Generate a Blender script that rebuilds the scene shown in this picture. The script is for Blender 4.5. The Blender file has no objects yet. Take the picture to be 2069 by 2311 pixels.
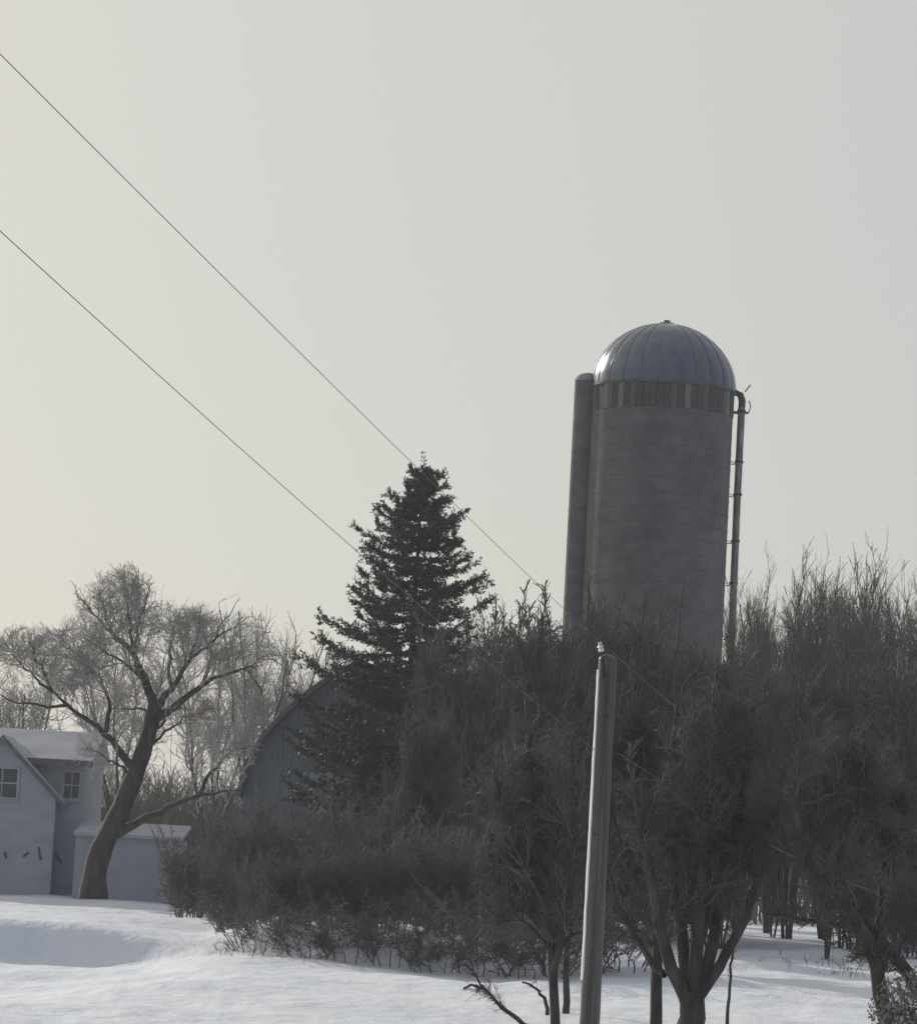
import bpy, math, random
import numpy as np
from mathutils import Matrix, Vector
R_ = math.radians
scene = bpy.context.scene

# ------------------------------------------------------------------ camera
FPX = 8000.0                       # focal length in photo pixels (2069 x 2311)
EYE = 2.9
PITCH, ROLL = R_(5.75), R_(3.1)
camd = bpy.data.cameras.new('camera'); cam = bpy.data.objects.new('camera', camd)
scene.collection.objects.link(cam)
camd.sensor_fit = 'HORIZONTAL'; camd.sensor_width = 36.0
camd.lens = 36.0 * FPX / 2069.0
camd.clip_start = 0.5; camd.clip_end = 8000
CAMR = Matrix.Rotation(R_(90) + PITCH, 3, 'X') @ Matrix.Rotation(ROLL, 3, 'Z')
cam.matrix_world = Matrix.Translation((0, 0, EYE)) @ CAMR.to_4x4()
scene.camera = cam
CR = np.array(CAMR)

# ------------------------------------------------------------------ world and sun
SUN_AZ, SUN_EL = -35.0, 20.0       # degrees from the view axis (+Y), negative = left
world = bpy.data.worlds.new('World'); scene.world = world; world.use_nodes = True
wn = world.node_tree; wn.nodes.clear()
out = wn.nodes.new('ShaderNodeOutputWorld'); bg = wn.nodes.new('ShaderNodeBackground')
sky = wn.nodes.new('ShaderNodeTexSky'); sky.sky_type = 'NISHITA'
sky.sun_disc = False
sky.sun_elevation = R_(SUN_EL); sky.sun_rotation = R_(SUN_AZ)
sky.altitude = 250; sky.air_density = 1.0; sky.dust_density = 1.0; sky.ozone_density = 1.5
# thin even haze over the blue: forward scattering round the sun (Henyey-Greenstein), the same law in every direction
VEIL, HGC = 0.86, (0.215, 0.19, 0.12)   # haze droplets throw red forward more than blue
sdir = Vector((math.sin(R_(SUN_AZ)) * math.cos(R_(SUN_EL)), math.cos(R_(SUN_AZ)) * math.cos(R_(SUN_EL)), math.sin(R_(SUN_EL))))
def wnode(t, **kw):
    n = wn.nodes.new(t)
    for k_, v_ in kw.items(): setattr(n, k_, v_)
    return n
tc = wnode('ShaderNodeTexCoord'); dt = wnode('ShaderNodeVectorMath', operation='DOT_PRODUCT'); dt.inputs[1].default_value = sdir
wn.links.new(tc.outputs['Generated'], dt.inputs[0])
cmb = wnode('ShaderNodeCombineXYZ')
for ch, (g_, lv) in enumerate(zip(HGC, (6.6, 6.4, 5.82))):
    m1 = wnode('ShaderNodeMath', operation='MULTIPLY_ADD'); m1.inputs[1].default_value = -2 * g_; m1.inputs[2].default_value = 1 + g_ * g_
    wn.links.new(dt.outputs['Value'], m1.inputs[0])
    m2 = wnode('ShaderNodeMath', operation='POWER'); m2.inputs[1].default_value = -1.5; wn.links.new(m1.outputs[0], m2.inputs[0])
    m3 = wnode('ShaderNodeMath', operation='MULTIPLY'); wn.links.new(m2.outputs[0], m3.inputs[0])
    m3.inputs[1].default_value = lv * (1 + g_ * g_ - 2 * g_ * math.cos(R_(36))) ** 1.5      # level at 36 degrees from the sun
    wn.links.new(m3.outputs[0], cmb.inputs[ch])
mx = wnode('ShaderNodeMix', data_type='RGBA'); mx.inputs['Factor'].default_value = VEIL
wn.links.new(sky.outputs[0], mx.inputs['A']); wn.links.new(cmb.outputs[0], mx.inputs['B'])
bg.inputs['Strength'].default_value = 0.10
wn.links.new(mx.outputs['Result'], bg.inputs['Color']); wn.links.new(bg.outputs[0], out.inputs['Surface'])

sl = bpy.data.lights.new('sun', 'SUN'); sun = bpy.data.objects.new('sun', sl); scene.collection.objects.link(sun)
sl.energy = 3.3; sl.angle = R_(0.6); sl.color = (1.0, 0.93, 0.83)
sun.rotation_euler = sdir.to_track_quat('Z', 'Y').to_euler()

vs = scene.view_settings
vs.view_transform = 'Standard'; vs.look = 'None'; vs.exposure = 0.0; vs.gamma = 1.0; vs.use_curve_mapping = False

# ------------------------------------------------------------------ helpers
COL = scene.collection

def P(px, py, d):
    """photo pixel and distance along +Y -> world point"""
    v = CR @ np.array([(px - 1034.5) / FPX, (1155.5 - py) / FPX, -1.0])
    v = v * (d / v[1])
    return np.array([v[0], v[1], v[2] + EYE])

def ppm(d):
    return FPX / d

def smooth(t):
    t = np.clip(t, 0, 1); return t * t * (3 - 2 * t)

_gr = np.random.default_rng(11)
_tab = _gr.random((256, 256))
def vnoise(x, y):
    xi = np.floor(x).astype(int); yi = np.floor(y).astype(int)
    fx = x - xi; fy = y - yi
    fx = fx * fx * (3 - 2 * fx); fy = fy * fy * (3 - 2 * fy)
    a = _tab[xi % 256, yi % 256]; b = _tab[(xi + 1) % 256, yi % 256]
    c = _tab[xi % 256, (yi + 1) % 256]; e = _tab[(xi + 1) % 256, (yi + 1) % 256]
    return (a * (1 - fx) + b * fx) * (1 - fy) + (c * (1 - fx) + e * fx) * fy - 0.5

_D = [-4000, -60, 0, 14, 25, 40, 55, 65, 80, 100, 115, 130, 200, 400, 6000]
_Z = [-1.7, -1.7, -1.6, -1.75, -2.7, -3.0, -2.85, -2.56, -2.30, -2.02, -1.90, -1.80, -1.75, -1.75, -1.75]
def ground_z(x, d):
    x = np.asarray(x, float); d = np.asarray(d, float)
    z = EYE + np.interp(d, _D, _Z)
    z = z + 0.0
    # the drift on the left: a terrace with a steep lee face towards the road
    dr = 84.0 - 0.35 * (x + 10.8) + 0.9 * vnoise(x * 0.35, d * 0 + 3.3)
    A = smooth((-4.4 - x) / 4.2)
    up = smooth((d - dr) / 1.7)
    before = smooth((d - 58) / 14) * (1 - up)
    after = up * (1 - smooth((d - 88) / 26))
    z = z + A * (0.42 * after - 0.48 * before)
    # the bank the thicket stands on, its steep face towards the road
    fd = 84.0 - 0.5 * (x + 5.9) + 0.8 * vnoise(x * 0.4 + 20, d * 0 + 8.1)
    Bm = smooth((x + 6.4) / 3.0) * (1 - smooth((x - 1.2) / 2.6))
    z = z + Bm * (0.70 * smooth((d - fd) / 1.7) * (1 - smooth((d - 92) / 24)) + (0.13 - .035 * (x + 5.9)) * smooth((d - 66) / 14) * (1 - smooth((d - fd) / 10)))
    # wind-packed undulation
    near = smooth((d - 20) / 15) * (1 - smooth((d - 160) / 60))
    z = z + near * (0.14 * vnoise(x * .22 + d * .05, d * .42 + 12) + 0.07 * vnoise(x * .5 - d * .1, d * 1.0 + 30) * vnoise(x * .1 + 5, d * .1) * 2 + 0.09 * vnoise(x * .75 + d * .1, d * .22 + 2) + 0.035 * vnoise(x * 2.2 + d * .3, d * .7) + 0.22 * vnoise(x * 0.16 + 9, d * 0.055 + 4) + 0.10 * vnoise(x * 0.45 + d * 0.05, d * 0.16 + 7) + 0.035 * vnoise(x * 1.3 + d * .2, d * 0.5))
    # low drifted lips across the field on the right, their lee faces towards the road
    for (d0, hh, xa) in ((79.5, .16, 2.0), (74.0, .10, .8), (90.0, .14, 3.0)):
        dd = d0 - .25 * (x - 6) + 1.2 * vnoise(x * .5 + d0, d * 0 + 1.7)
        z = z + smooth((x - xa) / 1.5) * hh * smooth((d - dd) / .6) * (1 - smooth((d - dd - 1) / 6))
    # furrows in the foreground on the right
    rr = smooth((x - 0.5) / 2) * smooth((d - 50) / 8) * (1 - smooth((d - 92) / 10))
    z = z + rr * 0.10 * vnoise(x * 0.9, d * 0.35 + 40)
    return z

def gz(x, d):
    return float(ground_z(np.array([x]), np.array([d]))[0])

def tag(o, label=None, cat=None, group=None, kind=None):
    if label: o['label'] = label
    if cat: o['category'] = cat
    if group: o['group'] = group
    if kind: o['kind'] = kind
    return o

def mesh_np(name, V, F, mat, parent=None, smooth_sh=True):
    """F: (n,k) int array of polygons of equal size, or list of such arrays"""
    if not isinstance(F, list): F = [F]
    me = bpy.data.meshes.new(name)
    V = np.ascontiguousarray(V, dtype=np.float32)
    me.vertices.add(len(V)); me.vertices.foreach_set('co', V.ravel())
    loops = np.concatenate([f.ravel() for f in F]).astype(np.int32)
    tot = np.concatenate([np.full(len(f), f.shape[1], np.int32) for f in F])
    st = np.concatenate([[0], np.cumsum(tot)[:-1]]).astype(np.int32)
    me.loops.add(len(loops)); me.loops.foreach_set('vertex_index', loops)
    me.polygons.add(len(tot)); me.polygons.foreach_set('loop_start', st); me.polygons.foreach_set('loop_total', tot)
    if smooth_sh: me.polygons.foreach_set('use_smooth', np.ones(len(tot), bool))
    me.update(calc_edges=True)
    me.materials.append(mat)
    o = bpy.data.objects.new(name, me); COL.objects.link(o)
    if parent: o.parent = parent
    return o

def empty(name, loc):
    o = bpy.data.objects.new(name, None); COL.objects.link(o); o.location = loc; o.empty_display_size = 0.2
    return o

class MB:
    """collects simple solids, builds ONE mesh object"""
    def __init__(s): s.v = []; s.f = []
    def add(s, V, F):
        n = len(s.v); s.v += [tuple(map(float, p)) for p in V]; s.f += [tuple(i + n for i in f) for f in F]
    def box(s, x0, x1, y0, y1, z0, z1):
        s.add([(x0,y0,z0),(x1,y0,z0),(x1,y1,z0),(x0,y1,z0),(x0,y0,z1),(x1,y0,z1),(x1,y1,z1),(x0,y1,z1)],
              [(0,3,2,1),(4,5,6,7),(0,1,5,4),(1,2,6,5),(2,3,7,6),(3,0,4,7)])
    def tube(s, pts, rad, k=10, caps=True):
        pts = np.array(pts, float); n = len(pts)
        rad = np.broadcast_to(np.asarray(rad, float), (n,))
        t = np.gradient(pts, axis=0); t /= np.linalg.norm(t, axis=1)[:, None]
        ref = np.array([0, 0, 1.0]) if abs(t[0][2]) < 0.8 else np.array([1.0, 0, 0])
        V = []
        for i in range(n):
            u = np.cross(t[i], ref); u /= np.linalg.norm(u); w = np.cross(t[i], u)
            for j in range(k):
                a = 2 * math.pi * j / k
                V.append(pts[i] + rad[i] * (u * math.cos(a) + w * math.sin(a)))
        F = []
        for i in range(n - 1):
            for j in range(k):
                F.append((i*k+j, (i+1)*k+j, (i+1)*k+(j+1)%k, i*k+(j+1)%k))
        if caps:
            F.append(tuple(range(k))); F.append(tuple(range((n-1)*k, n*k))[::-1])
        s.add(V, F)
    def lathe(s, prof, cx, cy, k=24, a0=0.0, a1=2*math.pi):
        closed = abs(a1 - a0 - 2*math.pi) < 1e-6
        m = k if closed else k + 1
        V = []
        for (r, z) in prof:
            for j in range(m):
                a = a0 + (a1 - a0) * j / k
                V.append((cx + r*math.cos(a), cy + r*math.sin(a), z))
        F = []
        for i in range(len(prof) - 1):
            for j in range(k):
                j2 = (j + 1) % m
                F.append((i*m+j, i*m+j2, (i+1)*m+j2, (i+1)*m+j))
        s.add(V, F)
    def build(s, name, mat, parent=None, smooth_sh=False, auto=None):
        me = bpy.data.meshes.new(name); me.from_pydata(s.v, [], s.f); me.update()
        me.materials.append(mat)
        if smooth_sh:
            me.polygons.foreach_set('use_smooth', np.ones(len(me.polygons), bool))
            if auto: me.set_sharp_from_angle(angle=R_(auto))
        o = bpy.data.objects.new(name, me); COL.objects.link(o)
        if parent: o.parent = parent
        return o

# ------------------------------------------------------------------ materials
def mat_new(name):
    m = bpy.data.materials.new(name); m.use_nodes = True
    nt = m.node_tree; b = nt.nodes['Principled BSDF']
    return m, nt, b

def mat_noise(name, c1, c2, scale=3.0, rough=0.85, detail=6, bump=0.0, bscale=None, metallic=0.0, stretch=(1,1,1), spec=0.3, coord='Object', lo=0.35, hi=0.65, bdist=.05):
    m, nt, b = mat_new(name)
    tc = nt.nodes.new('ShaderNodeTexCoord'); mp = nt.nodes.new('ShaderNodeMapping'); mp.inputs['Scale'].default_value = stretch
    nz = nt.nodes.new('ShaderNodeTexNoise'); nz.inputs['Scale'].default_value = scale; nz.inputs['Detail'].default_value = detail
    cr = nt.nodes.new('ShaderNodeValToRGB')
    cr.color_ramp.elements[0].position = lo; cr.color_ramp.elements[1].position = hi
    cr.color_ramp.elements[0].color = (*c1, 1); cr.color_ramp.elements[1].color = (*c2, 1)
    nt.links.new(tc.outputs[coord], mp.inputs[0]); nt.links.new(mp.outputs[0], nz.inputs['Vector'])
    nt.links.new(nz.outputs['Fac'], cr.inputs[0]); nt.links.new(cr.outputs[0], b.inputs['Base Color'])
    b.inputs['Roughness'].default_value = rough; b.inputs['Metallic'].default_value = metallic
    b.inputs['Specular IOR Level'].default_value = spec
    if bump:
        n2 = nt.nodes.new('ShaderNodeTexNoise'); n2.inputs['Scale'].default_value = bscale or scale * 4; n2.inputs['Detail'].default_value = 5
        bp = nt.nodes.new('ShaderNodeBump'); bp.inputs['Strength'].default_value = bump; bp.inputs['Distance'].default_value = bdist
        nt.links.new(mp.outputs[0], n2.inputs['Vector']); nt.links.new(n2.outputs['Fac'], bp.inputs['Height']); nt.links.new(bp.outputs[0], b.inputs['Normal'])
    return m

M = {}
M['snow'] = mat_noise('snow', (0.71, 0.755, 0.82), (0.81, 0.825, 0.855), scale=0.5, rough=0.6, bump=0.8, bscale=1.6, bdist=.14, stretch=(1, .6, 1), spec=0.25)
M['bark'] = mat_noise('bark', (0.035, 0.033, 0.031), (0.09, 0.084, 0.079), scale=5, bump=0.6, bscale=18, stretch=(1, 1, .3))
M['bark_dark'] = mat_noise('bark_dark', (0.028, 0.026, 0.025), (0.075, 0.07, 0.066), scale=5, bump=1.0, bscale=14, stretch=(1, 1, .25))
M['twig'] = mat_noise('twig', (0.085, 0.076, 0.07), (0.15, 0.138, 0.128), scale=1.2)
M['twig_brown'] = mat_noise('twig_brown', (0.10, 0.087, 0.08), (0.175, 0.155, 0.145), scale=1.2)
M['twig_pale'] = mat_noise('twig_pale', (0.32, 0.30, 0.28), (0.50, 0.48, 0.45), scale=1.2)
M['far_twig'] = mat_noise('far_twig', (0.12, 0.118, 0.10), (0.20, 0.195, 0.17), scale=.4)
M['needle'] = mat_noise('needle', (0.03, 0.037, 0.032), (0.062, 0.072, 0.058), scale=1.5, rough=0.6)
M['dry_leaf'] = mat_noise('dry_leaf', (0.17, 0.145, 0.115), (0.40, 0.36, 0.31), scale=6, rough=0.8)
M['grass'] = mat_noise('dead_grass', (0.11, 0.095, 0.07), (0.24, 0.21, 0.16), scale=3)
M['pole'] = mat_noise('weathered_pole', (0.045, 0.042, 0.038), (0.11, 0.104, 0.095), scale=4, bump=0.25, bscale=22, stretch=(3, 3, .12), rough=0.40, spec=.5)
M['porcelain'] = mat_noise('porcelain', (0.62, 0.62, 0.60), (0.75, 0.75, 0.73), rough=0.25, spec=0.5)
M['conduit'] = mat_noise('conduit', (0.66, 0.66, 0.65), (0.80, 0.80, 0.78), rough=0.42, metallic=1.0)
M['lit_edge'] = mat_noise('lit_edge_pale', (0.72, 0.71, 0.68), (0.84, 0.83, 0.80), scale=5, rough=.6, stretch=(1, 1, .3))  # near-white tone paints in the sun on the pole's edge
M['dark_metal'] = mat_noise('dark_metal', (0.04, 0.042, 0.045), (0.09, 0.09, 0.09), scale=8, rough=0.55, metallic=0.4)
M['wire'] = mat_noise('wire', (0.07, 0.066, 0.064), (0.11, 0.104, 0.10), scale=3, rough=0.5, metallic=0.2)
M['galv'] = mat_noise('galvanised', (0.11, 0.13, 0.165), (0.17, 0.195, 0.235), scale=1.5, rough=0.24, metallic=1.0, bump=0.05, bscale=3, spec=.5)
M['pipe'] = mat_noise('pipe_metal', (0.10, 0.098, 0.095), (0.30, 0.29, 0.28), scale=3.0, rough=0.5, metallic=0.6, stretch=(1, 1, .4))
M['stave'] = mat_noise('stave_concrete', (0.15, 0.145, 0.14), (0.30, 0.29, 0.275), scale=2.2, rough=0.9, bump=0.2, stretch=(1, 1, .35))
M['hoop'] = mat_noise('hoop_rust', (0.075, 0.074, 0.073), (0.125, 0.123, 0.12), scale=2.5, rough=0.7, metallic=0.2)
M['house'] = mat_noise('house_paint', (0.32, 0.345, 0.385), (0.40, 0.42, 0.455), scale=0.9, rough=0.7, stretch=(1, 1, 2.5))
M['shed'] = mat_noise('shed_paint', (0.30, 0.325, 0.365), (0.37, 0.395, 0.43), scale=1.2, rough=0.7)
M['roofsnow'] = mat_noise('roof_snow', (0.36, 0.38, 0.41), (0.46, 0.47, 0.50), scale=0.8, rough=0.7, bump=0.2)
M['trim'] = mat_noise('trim', (0.34, 0.355, 0.38), (0.42, 0.43, 0.45), rough=0.6)
M['rake'] = mat_noise('shaded_rake_board', (0.10, 0.105, 0.115), (0.17, 0.175, 0.185), rough=0.6)  # dark tone puts the shadow along the rake into the board
M['barn'] = mat_noise('barn_boards', (0.15, 0.165, 0.182), (0.22, 0.237, 0.256), scale=2.5, rough=.85, stretch=(4, 4, .3), bump=.3, bscale=9)
M['barn_roof'] = mat_noise('barn_roof', (0.09, 0.098, 0.105), (0.15, 0.16, 0.17), scale=1.5, rough=.8)
M['glass'] = mat_noise('window_glass', (0.03, 0.033, 0.038), (0.05, 0.054, 0.06), rough=0.25, spec=0.5)
M['foundation'] = mat_noise('foundation', (0.10, 0.10, 0.105), (0.18, 0.18, 0.18), rough=0.9)

def clapboards(m):
    nt = m.node_tree; b = nt.nodes['Principled BSDF']
    tc = nt.nodes.new('ShaderNodeTexCoord'); wv = nt.nodes.new('ShaderNodeTexWave'); wv.wave_type = 'BANDS'; wv.bands_direction = 'Z'; wv.wave_profile = 'SAW'
    wv.inputs['Scale'].default_value = 1.6; wv.inputs['Distortion'].default_value = .15
    bp = nt.nodes.new('ShaderNodeBump'); bp.inputs['Strength'].default_value = .5; bp.inputs['Distance'].default_value = .02
    nt.links.new(tc.outputs['Object'], wv.inputs['Vector']); nt.links.new(wv.outputs['Fac'], bp.inputs['Height']); nt.links.new(bp.outputs[0], b.inputs['Normal'])
clapboards(M['house'])

def concrete_wall():
    m, nt, b = mat_new('silo_concrete')
    tc = nt.nodes.new('ShaderNodeTexCoord')
    def noise(scale, st, det=6):
        mp = nt.nodes.new('ShaderNodeMapping'); mp.inputs['Scale'].default_value = st
        nz = nt.nodes.new('ShaderNodeTexNoise'); nz.inputs['Scale'].default_value = scale; nz.inputs['Detail'].default_value = det
        nt.links.new(tc.outputs['Object'], mp.inputs[0]); nt.links.new(mp.outputs[0], nz.inputs['Vector']); return nz
    n1 = noise(0.8, (1, 1, .5)); n2 = noise(1.2, (1, 1, 1.6)); n3 = noise(9, (1, 1, 1))
    a = nt.nodes.new('ShaderNodeMath'); a.operation = 'ADD'; nt.links.new(n1.outputs['Fac'], a.inputs[0]); nt.links.new(n2.outputs['Fac'], a.inputs[1])
    c = nt.nodes.new('ShaderNodeMath'); c.operation = 'MULTIPLY_ADD'; c.inputs[1].default_value = 0.42; nt.links.new(a.outputs[0], c.inputs[0])
    s = nt.nodes.new('ShaderNodeMath'); s.operation = 'MULTIPLY'; s.inputs[1].default_value = 0.16; nt.links.new(n3.outputs['Fac'], s.inputs[0]); nt.links.new(s.outputs[0], c.inputs[2])
    cr = nt.nodes.new('ShaderNodeValToRGB'); cr.color_ramp.elements[0].position = .36; cr.color_ramp.elements[1].position = .66
    cr.color_ramp.elements[0].color = (.07, .073, .075, 1); cr.color_ramp.elements[1].color = (.15, .152, .152, 1)
    nt.links.new(c.outputs[0], cr.inputs[0]); nt.links.new(cr.outputs[0], b.inputs['Base Color'])
    b.inputs['Roughness'].default_value = .9; b.inputs['Specular IOR Level'].default_value = .2
    bp = nt.nodes.new('ShaderNodeBump'); bp.inputs['Strength'].default_value = .3; bp.inputs['Distance'].default_value = .03
    nt.links.new(n3.outputs['Fac'], bp.inputs['Height']); nt.links.new(bp.outputs[0], b.inputs['Normal'])
    return m
M['concrete'] = concrete_wall()

# ------------------------------------------------------------------ ground
def axis(lo, hi, step, far_lo, far_hi, grow=1.35):
    mid = list(np.arange(lo, hi + step/2, step))
    a = []; s = step; v = lo
    while v > far_lo: s *= grow; v -= s; a.append(max(v, far_lo))
    b = []; s = step; v = mid[-1]
    while v < far_hi: s *= grow; v += s; b.append(min(v, far_hi))
    return np.array(a[::-1] + mid + b)
gx = axis(-20, 20, 0.32, -2500, 2500); gy = axis(42, 136, 0.36, -600, 3500)
X, Y = np.meshgrid(gx, gy)
Zg = ground_z(X, Y)
V = np.stack([X.ravel(), Y.ravel(), Zg.ravel()], 1)
nx, ny = len(gx), len(gy)
ii = (np.arange(ny-1)[:, None] * nx + np.arange(nx-1)[None]).ravel()
F = np.stack([ii, ii+1, ii+nx+1, ii+nx], 1)
ground = mesh_np('snow_ground', V, F, M['snow'])
tag(ground, 'wind-packed snow field with low drifts and blue shadows', None, None, 'structure')

# ------------------------------------------------------------------ silo
def build_silo():
    D = 150.0
    c = P(1497, 880, D); cx, cy, zt = c[0], c[1], c[2]
    r = 0.5 * 320 / ppm(D)
    z0 = gz(cx, D) - 0.2
    root = empty('silo', (cx, cy, z0)); H = zt - z0
    tag(root, 'tall grey concrete stave silo with a shiny metal dome roof', 'silo')
    m = MB(); m.lathe([(r, 0), (r, H - 1.12)], 0, 0, 96); m.build('wall', M['concrete'], root, True)
    m = MB(); m.lathe([(r - .10, H - 1.14), (r - .10, H + .02)], 0, 0, 96); m.build('rim_backing', M['stave'], root, True)
    # top row of staves: each its own piece with a recessed joint
    n = 64; mesh = {}
    rs = random.Random(4)
    mats = [mat_noise('stave_a', (.045, .045, .046), (.075, .075, .075), scale=3), mat_noise('stave_b', (.075, .075, .074), (.12, .118, .115), scale=3), mat_noise('stave_c', (.13, .128, .125), (.19, .185, .18), scale=3)]
    for k in range(n):
        kind = rs.choices([0, 1, 2], [4, 3, 1.3])[0]
        w = (rs.random() - .5) * .012
        key = (kind, k % 4)
        if key not in mesh:
            mm = MB(); da = math.pi / n * .90; ri, ro = r - .12, r + .004 + (k % 4) * .008
            V = []; F = []
            for j, a in enumerate((-da, -da/2, 0, da/2, da)):
                for (rr, zz) in ((ri, H - 1.11), (ro, H - 1.11), (ro, H - .04), (ri, H - .04)):
                    V.append((rr * math.cos(a), rr * math.sin(a), zz))
            for j in range(4):
                b0 = j * 4; b1 = b0 + 4
                for q in range(4): F.append((b0 + q, b1 + q, b1 + (q+1) % 4, b0 + (q+1) % 4))
            F.append((0, 3, 2, 1)[::-1]); F.append((16, 17, 18, 19)[::-1])
            mm.add(V, F); o = mm.build('stave', mats[kind], root); mesh[key] = o.data
        else:
            o = bpy.data.objects.new('stave', mesh[key]); COL.objects.link(o); o.parent = root
        o.rotation_euler.z = 2 * math.pi * k / n
    # steel hoops
    hm = MB(); hm.lathe([(r - .01, -.018), (r + .016, -.014), (r + .016, .014), (r - .01, .018)], 0, 0, 72)
    first = hm.build('hoop', M['hoop'], root, True, 40)
    z = 1.0; first.location.z = z; i = 0
    while z < H - 1.6:
        z += .42 + .30 * (z / H)
        o = bpy.data.objects.new('hoop', first.data); COL.objects.link(o); o.parent = root; o.location.z = z
    # hoop lugs: left out of view; dome of separate gores
    hd = (875 - 724) / ppm(D)
    ng = 24; gore = None
    prof = [(math.cos(t) * (r + .06), math.sin(t) * hd) for t in np.linspace(0, R_(86), 12)]
    for k in range(ng):
        if gore is None:
            V = []; F = []; na = 6; da = math.pi / ng * 1.0
            for (rr, zz) in prof:
                for j in range(na + 1):
                    a = -da + 2 * da * j / na
                    bulge = .018 * math.cos(math.pi * (j / na - .5)) + .012 * abs(math.sin(zz * 5.2))
                    V.append(((rr + bulge) * math.cos(a), (rr + bulge) * math.sin(a), zz + bulge * .3))
            for i in range(len(prof) - 1):
                for j in range(na):
                    b = i * (na + 1) + j; F.append((b, b + 1, b + na + 2, b + na + 1))
            g = MB(); g.add(V, F); o = g.build('dome_panel', M['galv'], root, True); gore = o.data
        else:
            o = bpy.data.objects.new('dome_panel', gore); COL.objects.link(o); o.parent = root
        o.location.z = H; o.rotation_euler.z = 2 * math.pi * k / ng + rs.uniform(-.004, .004)
        o.rotation_euler.y = rs.uniform(-.004, .004)
    rib = None
    for k in range(ng):
        if rib is None:
            g = MB(); g.tube([(rr + .02, 0, zz + .01) for rr, zz in prof], .011, 5); o = g.build('dome_rib', M['galv'], root, True); rib = o.data
        else:
            o = bpy.data.objects.new('dome_rib', rib); COL.objects.link(o); o.parent = root
        o.location.z = H; o.rotation_euler.z = 2 * math.pi * (k + .5) / ng
    g = MB(); g.lathe([(r - .15, H - .06), (r + .09, H - .06), (r + .09, H + .05), (r - .1, H + .06)], 0, 0, 72); g.build('dome_rim', M['hoop'], root, True, 40)
    g = MB(); g.lathe([(.42, H + hd - .06), (.40, H + hd + .03), (.16, H + hd + .10), (.15, H + hd + .17), (.001, H + hd + .2)], 0, 0, 16); g.build('dome_cap', M['pipe'], root, True, 40)
    # unloading chute on the left, a half round tube with a domed hood
    ccx, ccy, cr_ = -3.22, .42, .56
    ch_top = H + .28
    g = MB(); g.lathe([(cr_, .3), (cr_, ch_top)], ccx, ccy, 24); ch = g.build('chute', M['pipe_chute'] if 'pipe_chute' in M else M['concrete'], root, True)
    g = MB(); g.lathe([(cr_ + .02, ch_top - .04), (cr_ + .02, ch_top)] + [(cr_ * math.cos(t), ch_top + .34 * math.sin(t)) for t in np.linspace(0.05, R_(88), 7)], ccx, ccy, 24); g.build('hood', M['stave'], ch, True, 50)
    band = None
    for z in np.arange(1.2, ch_top - .2, 1.25):
        if band is None:
            g = MB(); g.lathe([(cr_ - .01, -.03), (cr_ + .018, -.025), (cr_ + .018, .025), (cr_ - .01, .03)], ccx, ccy, 24); o = g.build('chute_band', M['hoop'], ch, True, 40); band = o.data
        else:
            o = bpy.data.objects.new('chute_band', band); COL.objects.link(o); o.parent = ch
        o.location.z = z
    # filler pipe on the right with standoff brackets
    px = r + 20 / ppm(D); py_ = .1
    g = MB()
    pts = [(px, py_, .2), (px, py_, H * .3), (px + .03, py_, H * .55), (px - .01, py_, H * .8), (px, py_, H - .55)]
    g.tube(pts, .155, 12); pipe = g.build('filler_pipe', M['pipe'], root, True, 50)
    g = MB(); g.tube([(px, py_, H - .6), (px + .01, py_, H - .28), (px - .08, py_, H - .02), (px - .30, py_, H + .08), (px - .52, py_ + .1, H + .05)], [.15, .16, .15, .14, .12], 10); g.build('elbow', M['dark_metal'], pipe, True, 60)
    for zz in (H - .72, H - 2.9, H - 4.3, H - 6.3, H - 8.1, H - 10.4, H - 12.5):
        g = MB(); g.lathe([(.15, -.06), (.19, -.05), (.19, .05), (.15, .06)], 0, 0, 12); o = g.build('flange', M['dark_metal'], pipe, True, 40); o.location = (px, py_, zz)
        g = MB(); g.tube([(r - .05, py_ - .08, zz - .12), (px - .1, py_ - .06, zz - .12)], .022, 6); g.tube([(r - .05, py_ + .1, zz + .04), (px - .1, py_ + .06, zz - .08)], .018, 6); g.build('bracket', M['dark_metal'], pipe)
    # small service platform bits at the top right
    g = MB()
    g.box(r - .05, px + .30, py_ - .25, py_ + .25, H - .80, H - .76); g.tube([(px + .3, py_, H - .78), (px + .38, py_, H - .5), (px + .30, py_, H - .25)], .025, 6); g.tube([(px + .1, py_ - .1, H + .1), (px + .32, py_ - .1, H + .42)], .03, 6)
    g.build('platform', M['dark_metal'], root)
    # old ladder hooks along the pipe
build_silo()

# ------------------------------------------------------------------ farmhouse and shed
def window(parent, x0, x1, z0, z1, y, sash=True):
    """window in a wall whose face is at y, looking to -y"""
    g = MB(); g.box(x0, x1, y - .005, y + .06, z0, z1)
    w = g.build('window', M['glass'], parent)
    g = MB(); t = .09
    g.box(x0 - t, x0, y - .045, y + .03, z0 - t, z1 + t); g.box(x1, x1 + t, y - .045, y + .03, z0 - t, z1 + t)
    g.box(x0, x1, y - .045, y + .03, z1, z1 + t); g.box(x0, x1, y - .045, y + .03, z0 - t, z0)
    g.build('frame', M['trim'], w)
    g = MB(); zm = (z0 + z1) / 2
    g.box(x0, x1, y - .03, y + .01, zm - .025, zm + .025); g.box((x0+x1)/2 - .02, (x0+x1)/2 + .02, y - .028, y + .012, z0, zm - .026); g.box((x0+x1)/2 - .02, (x0+x1)/2 + .02, y - .028, y + .012, zm + .026, z1)
    g.build('sash_bar', M['trim'], w)
    g = MB(); g.box(x0 - t - .04, x1 + t + .04, y - .10, y + .02, z0 - t - .05, z0 - t - .003); g.build('sill', M['trim'], w)

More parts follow.
